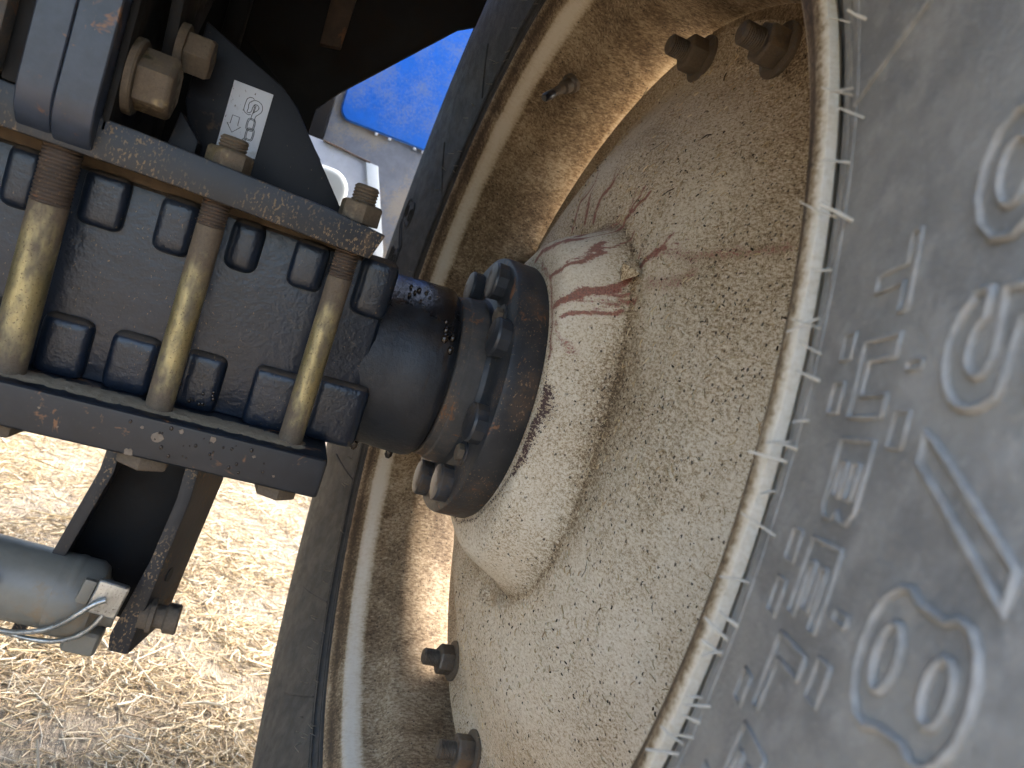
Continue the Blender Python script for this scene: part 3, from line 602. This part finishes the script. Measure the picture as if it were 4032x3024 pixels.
# threaded rods, their nuts and lower heads
for i, (x, r, zt, ztop) in enumerate(((-.3795, .0135, .056, .132), (-.2695, .0106, .077, .147), (-.1640, .0100, .070, .147))):
    pr = [(-.109, 0), (-.109, r), (zt, r)]+thread_prof(zt, ztop, r*1.02, .0029 if i == 0 else .0026, .0011)+[(ztop+.001, r*.85), (ztop+.001, 0)]
    me = lathe('rod', pr, 28, 'z'); me.materials.append(M['zinc_rod']); me.materials.append(M['rod_end_rust'] if i != 1 else M['rod_end_rust'])
    for f in me.polygons:
        if f.center.z > zt-.004 and f.center.z < .118: f.material_index = 1
    o = obj('threaded_rod', me, None, trac, (x, -.116, 0)); tag(o, ('left', 'middle', 'right')[i]+' yellow zinc clamp rod')
    if i: 
        nh = .0165; z0 = (.1215, .1175)[i-1]
        sub('nut', hexhead('nut', .0178, nh, 'z'), 'zinc_bolt' if i == 1 else 'brown_bolt', o, (0, 0, z0), (0, 0, R(12 if i == 1 else 38)))
    sub('rod_head', hexhead('head', .0215 if i < 2 else .0185, .0135, '-z'), 'brown_bolt' if i < 2 else 'zinc_bolt', o, (0, 0, -.1088), (0, 0, R(20+9*i)))
# bracket cheeks above the axle (rounded noses), on the upper plate
def cheek(name, x0, x1, yf, zb, zt=.42, yb=.02):
    pts = [(yb, zt), (yf+.002, zt), (yf, zb+.036)]+[(yf+.034-.034*math.cos(R(a)), zb+.034-.034*math.sin(R(a))) for a in range(8, 83, 8)]+[(yf+.05, zb), (yb, zb)]
    return prism(name, pts, 'x', x0, x1, .0025, 3)
bc = obj('bracket_cheek', cheek('cheek', -.4060, -.3825, -.158, .1010), 'bracket_paint', trac); tag(bc, 'left blue-grey bracket cheek')
bc = obj('bracket_cheek', cheek('cheek', -.3822, -.3560, -.158, .0985), 'bracket_paint', trac); tag(bc, 'right blue-grey bracket cheek with rust chips')
obj('bracket_plate', box('plate', (-.3558, -.140, .118), (-.3500, .06, .42), .002), 'black_paint', trac)
obj('bracket_plate', prism('plate', [(-.09, .42), (-.105, .24), (-.080, .158), (-.068, .150), (-.050, .18), (.05, .30), (.05, .42)], 'x', -.3400, -.3310, .002), 'black_paint', trac)
obj('side_post', box('post', (-.560, -.155, .135), (-.4215, -.06, .42), .003), 'hub_paint', trac); 
obj('side_post', box('post', (-.4213, -.140, .130), (-.4065, -.04, .42), .003), 'black_paint', trac)
for i, (x, y, z, rw, rh, L, rot) in enumerate(((-.3498, -.112, .1655, .0285, .0235, .0250, 14), (-.3308, -.078, .2010, .0205, .0175, .0200, 40), (-.3498, -.100, .262, .0270, .0225, .022, 5))):
    o = obj('bracket_bolt', hexhead('bolt', rh, L, 'x'), 'zinc_bolt' if i == 0 else 'brown_bolt', trac, (x+.006, y, z), (R(rot), 0, 0))
    sub('washer', lathe('washer', [(0, .008), (0, rw), (.0045, rw), (.006, rw*.95), (.006, .008)], 40), 'brown_bolt', o, (-.006, 0, 0)); tag(o, ('nearest large hexagon bolt through the bracket', 'farther hexagon bolt through the bracket', 'top hexagon bolt cut by the picture edge')[i])
# gusset with the lashing-point sticker
obj('gusset', prism('gusset', [(-.303, .122), (-.168, .116), (-.2365, .196), (-.2520, .2075), (-.2900, .222), (-.322, .235), (-.322, .168)], 'y', -.045, -.033, .0015), 'gusset_paint', trac)
obj('gusset', prism('gusset', [(-.322, .122), (-.300, .122), (-.300, .138), (-.318, .156)], 'y', -.075, -.0455, .001), 'gusset_paint', trac)
st = obj('sticker', box('sticker', (-.2898, -.0462, .1415), (-.2571, -.0452, .1981), .0003), 'sticker_white', trac); tag(st, 'white lashing point sticker with chain hook and arrow')
def ink(name, pts, close=False, n=5, r=.00030):
    P = [(x, -.0463, z) for x, z in pts]; P = spline(P+([P[0]] if close else []), n) if n > 1 else [Vector(p) for p in P]
    if close and n > 1: P = P[:-1]
    sub(name, tube('ink', P, r, 5, close), 'ink', st)
ink('arrow_mark', [(-.2836, .1703), (-.2778, .1702), (-.2776, .1631), (-.2749, .1629), (-.2806, .1563), (-.2864, .163), (-.2839, .1631)], True, 1)
ink('ring_mark', [(-.2705, .1886), (-.2722, .1894), (-.2743, .189), (-.2761, .187), (-.2765, .1842), (-.2766, .1817), (-.2766, .1787), (-.2758, .1766), (-.2737, .1754), (-.2716, .175), (-.2702, .1761)])
ink('hook_mark', [(-.2689, .1715), (-.2691, .1744), (-.2688, .1773), (-.2662, .1804), (-.2652, .1829), (-.2662, .1846), (-.268, .1851), (-.2695, .1842), (-.2702, .1812), (-.2703, .1788), (-.2715, .1768), (-.2733, .1767), (-.2736, .1778), (-.2733, .18), (-.2738, .1828), (-.2733, .1851), (-.2715, .187), (-.2695, .1881), (-.2666, .1881), (-.2639, .1867), (-.2625, .1843), (-.2623, .1813), (-.2638, .1783), (-.2656, .1761), (-.2661, .1738), (-.2658, .1709)])
ink('hook_mark', [(-.2689, .1844), (-.2687, .1767)], False, 1); ink('hook_mark', [(-.2679, .1844), (-.2681, .1781)], False, 1)
for (cx, cz) in ((-.2680, .1677), (-.2667, .1597)):
    for (a, c) in ((.0034, .0052), (.0024, .0042)): ink('link_mark', [(cx+a*np.sign(math.cos(t))*abs(math.cos(t))**.6, cz+c*np.sign(math.sin(t))*abs(math.sin(t))**.6) for t in np.linspace(0, 2*math.pi, 16, endpoint=False)], True, 2)
for o_ in (0, .0011):
    ink('link_mark', [(-.2716+o_, .1490), (-.2713+o_, .1530), (-.2700+o_*.6, .1552-o_), (-.2688, .1552-o_), (-.2676-o_*.6, .1545-o_)]); ink('link_mark', [(-.2652-o_, .1485), (-.2652-o_, .1530)], False, 1)

# stabiliser arm hanging from the lower plate: a channel open to the rear, slanting inboard
def skew(me, f):
    for v in me.vertices: v.co = f(v.co)
    me.update()
def arm_prism(pts, y0, y1): return prism('arm', pts, 'y', y0, y1, .0018)
wl = [(-.2985, -.1095), (-.3000, -.138), (-.3190, -.222), (-.3320, -.290), (-.2400, -.290), (-.2310, -.240), (-.2140, -.150), (-.2120, -.1095)]
ar = obj('stabiliser_arm', arm_prism(wl, -.055, -.045), 'black_paint', trac); tag(ar, 'dark channel arm slanting down from the lower plate')
sub('arm_flange', arm_prism([(-.2985, -.1095), (-.3000, -.138), (-.3190, -.222), (-.3320, -.290), (-.3215, -.290), (-.3085, -.222), (-.2890, -.138), (-.2880, -.1095)], -.108, -.0455), 'plate_paint', ar)
afl = arm_prism([(-.2380, -.1095), (-.2375, -.145), (-.2440, -.205), (-.2580, -.275), (-.2560, -.289), (-.2400, -.290), (-.2385, -.268), (-.2325, -.205), (-.2265, -.145), (-.2268, -.1095)], -.114, -.0465)
skew(afl, lambda p: Vector((p.x+(p.y+.114)*.30, p.y, p.z)))
sub('arm_flange', afl, 'plate_paint', ar)
sub('slot_hole', lathe('slot', [(0, 0), (0, .0065), (.004, .0065), (.004, 0)], 20), 'black_rubber', ar, (-.2300, -.090, -.2230), (0, 0, R(-14)))
ax = lambda x: (x, -.105, -.2545)
obj('hitch_pin', lathe('pin', [(-.003, 0), (-.003, .0125), (.004, .0125), (.0045, .0145), (.0085, .0145), (.0090, .0100), (.0165, .0100), (.0185, .0128), (.0275, .0130), (.0290, .0115), (.0290, 0)], 36), 'dark_steel', trac, (-.2370, -.104, -.2560))
# frame plates, strap and underside of the cab
obj('frame_plate', prism('frame', [(-.232, .100), (-.228, .246), (-.2055, .277), (-.086, .409), (-.0655, .4215), (-.045, .62), (-.75, .62), (-.75, .100)], 'y', .300, .312, .002), 'black_paint', trac)
obj('frame_plate', prism('frame', [(-.34, .12), (-.205, .12), (-.205, .187), (-.281, .262), (-.34, .30)], 'y', .285, .297, .002), 'black_paint', trac)
obj('frame_strap', prism('strap', [(-.2455, .320), (-.2200, .3250), (-.2185, .400), (-.2480, .400)], 'y', .281, .2985, .0015), 'rod_end_rust', trac)
obj('frame_post', box('post', (-.345, .20, .12), (-.325, .23, .62), .002), 'black_paint', trac)
obj('cab_floor', box('cab', (-1.75, -.55, .50), (-.16, .90, .62), .02), 'guard_plastic', trac)  # floor and rear wall stretched backward, out of view, to shade the dish
obj('cab_rear', box('cab', (-1.75, -.55, .60), (-.10, .05, 1.7), .03), 'guard_plastic', trac)
w2 = bpy.data.objects.new('rear_wheel', None); COL.objects.link(w2); w2.parent = trac; w2.location = Vector((-2.25, 0, GZ))-trac.location  # opposite wheel, out of view, added to block sky from the left
for nm, me_, m_ in (('tyre', tym, 'tyre_rubber'), ('rim', rm, 'rim_paint'), ('wheel_disc', dm, 'dish_paint')): obj(nm, me_, m_, w2, (-2.05, 0, 0), (0, 0, math.pi))
obj('shade_beam', box('beam', (-1.20, -.66, .375), (-.10, -.16, .49), .015), 'guard_plastic', trac)  # unseen beam added to cut sky light on the dish top
obj('gearbox', box('gearbox', (-1.35, -.30, -.22), (-.70, 1.8, .45), .05, 4), 'axle_paint', trac)
gp = [(a, 1.02) for a in range(62, 152, 6)]
gv, gf = [], []
for k, (a, r) in enumerate(gp):
    x0 = .03 if a < 76 else -.16  # inboard edge widened out of view to shade the dish
    for (x, q) in ((x0, r), (.50, r), (.50, r+.012), (x0, r+.012)): gv.append((x, q*math.cos(R(a)), q*math.sin(R(a))))
for k in range(len(gp)-1): gf += [(k*4+j, k*4+(j+1) % 4, k*4+4+(j+1) % 4, k*4+4+j) for j in range(4)]
gf += [(0, 1, 2, 3), tuple((len(gp)-1)*4+j for j in (3, 2, 1, 0))]
obj('mudguard', mesh('guard', (gv, gf)), 'guard_plastic', trac)
# blue side panel, grey tank shell and step ahead of the wheel
Y = 1.2
def rr_poly(x0, z0, x1, z1, r, n=6, corners=(1, 1, 1, 1)):
    P = []
    for (cx, cz, a0, f) in ((x0+r, z0+r, 180, corners[0]), (x1-r, z0+r, 270, corners[1]), (x1-r, z1-r, 0, corners[2]), (x0+r, z1-r, 90, corners[3])):
        if f: P += [(cx+r*math.cos(R(a0+90*k/n)), cz+r*math.sin(R(a0+90*k/n))) for k in range(n+1)]
        else: P.append((cx+r*math.cos(R(a0+45))*1.414, cz+r*math.sin(R(a0+45))*1.414))
    return P
bp = obj('side_panel', prism('panel', rr_poly(-.194, .368, .30, 1.15, .03), 'y', Y, Y+.05, .008, 3), 'panel_blue', trac); tag(bp, 'bright blue side panel ahead of the wheel')
gpn = obj('tank_shell', box('shell', (-.2170, Y+.012, -.15), (.34, Y+.40, 1.10), .012, 3), 'panel_grey', trac); tag(gpn, 'dirty grey tank shell below the blue panel')
for x in (-.098, -.064, .0, .022, .066): sub('sky_glint', box('clip', (x-.0035, Y+.002, .3615), (x+.0035, Y+.016, .3675), .001), 'white_edge', gpn)  # pale blocks standing in for glints of sky through the panel gap
obj('panel_post', box('post', (-.40, Y-.01, -.2), (-.2145, Y+.05, 1.10), .003), 'black_paint', trac)
stp = obj('step_plate', prism('step', [(-.34, .3), (-.21, .299), (-.0935, .288), (-.0750, .288), (-.004, .10), (.03, -.06), (-.34, -.06)], 'y', Y-.055, Y-.045, .002), 'step_grey', trac); tag(stp, 'pale grey step plate with rusty top edge')
sub('plate_edge', prism('edge', [(-.1050, .2865), (-.0760, .2865), (-.005, .10), (.028, -.06), (-.004, -.06), (-.032, .10)], 'y', Y-.062, Y-.0555, .0015), 'white_edge', stp)
sub('top_edge', tube('edge', [(-.21, Y-.058, .2990), (-.17, Y-.058, .2955), (-.13, Y-.058, .2915), (-.095, Y-.058, .2885)], .0028, 8), 'rod_end_rust', stp)
wt = obj('water_tank', prism('tank', rr_poly(-.36, -.05, -.128, .240, .045), 'y', Y-.16, Y-.075, .014, 4), 'milky_plastic', trac); tag(wt, 'milky white plastic tank with rounded corner')

# ================================================================== STABILISER BAR
bar = empty('stabiliser_bar', (-.36, -.105, -.295), 'grey tubular stabiliser bar with wire clip, pinned to the slanting arm', 'stabiliser')
bt = obj('bar_tube', lathe('tube', [(-.36, 0), (-.36, .0315), (-.012, .0315), (-.008, .0325), (-.004, .0325), (0, .030), (0, 0)], 56), 'bar_grey', bar, (-.2900, -.105, -.2490), (0, R(4.5), 0))
sub('tube_hole', lathe('hole', [(-.0, 0), (0, .010), (.003, .010), (.003, 0)], 24, 'y'), 'black_rubber', bt, (-.064, -.0325, .010))
co_ = obj('end_collar', lathe('collar', [(-.020, 0), (-.020, .0335), (.006, .0335), (.012, .0300), (.015, .022), (.020, .018), (.030, .017), (.030, 0)], 56), 'bar_grey', bar, (-.2870, -.105, -.2510), (0, R(4.5), 0))
sub('collar_lug', box('lug', (-.002, -.020, -.0395), (.026, .018, -.018), .006, 3), 'bar_grey', co_)
lb = obj('latch_block', box('latch', (-.012, -.0035, -.0145), (.0115, .0035, .0145), .0028, 3), 'bright_wire', bar, (-.2640, -.1400, -.2290), (0, R(10), R(4)))
sub('latch_tab', box('tab', (-.022, -.002, -.010), (-.0125, .003, .011), .002), 'bar_grey', lb)
wp = [(-.2650, -.1460, -.2275), (-.2720, -.1470, -.2320), (-.2810, -.1465, -.2420), (-.2900, -.1440, -.2530), (-.3000, -.1410, -.2620), (-.3120, -.1370, -.2690), (-.3260, -.1300, -.2760), (-.345, -.120, -.281)]
wc = obj('wire_clip', tube('wire', spline(wp, 6), .0021, 10), 'bright_wire', bar); tag(wc, 'bent shiny spring wire clip')
wp2 = [(-.2640, -.1420, -.2420), (-.2690, -.1415, -.2530), (-.2770, -.1390, -.2640), (-.2880, -.1350, -.2730), (-.3010, -.1300, -.2790), (-.318, -.124, -.2825), (-.340, -.116, -.2840)]
sub('wire_return', tube('wire', spline(wp2, 6), .0020, 10), 'bright_wire', wc)
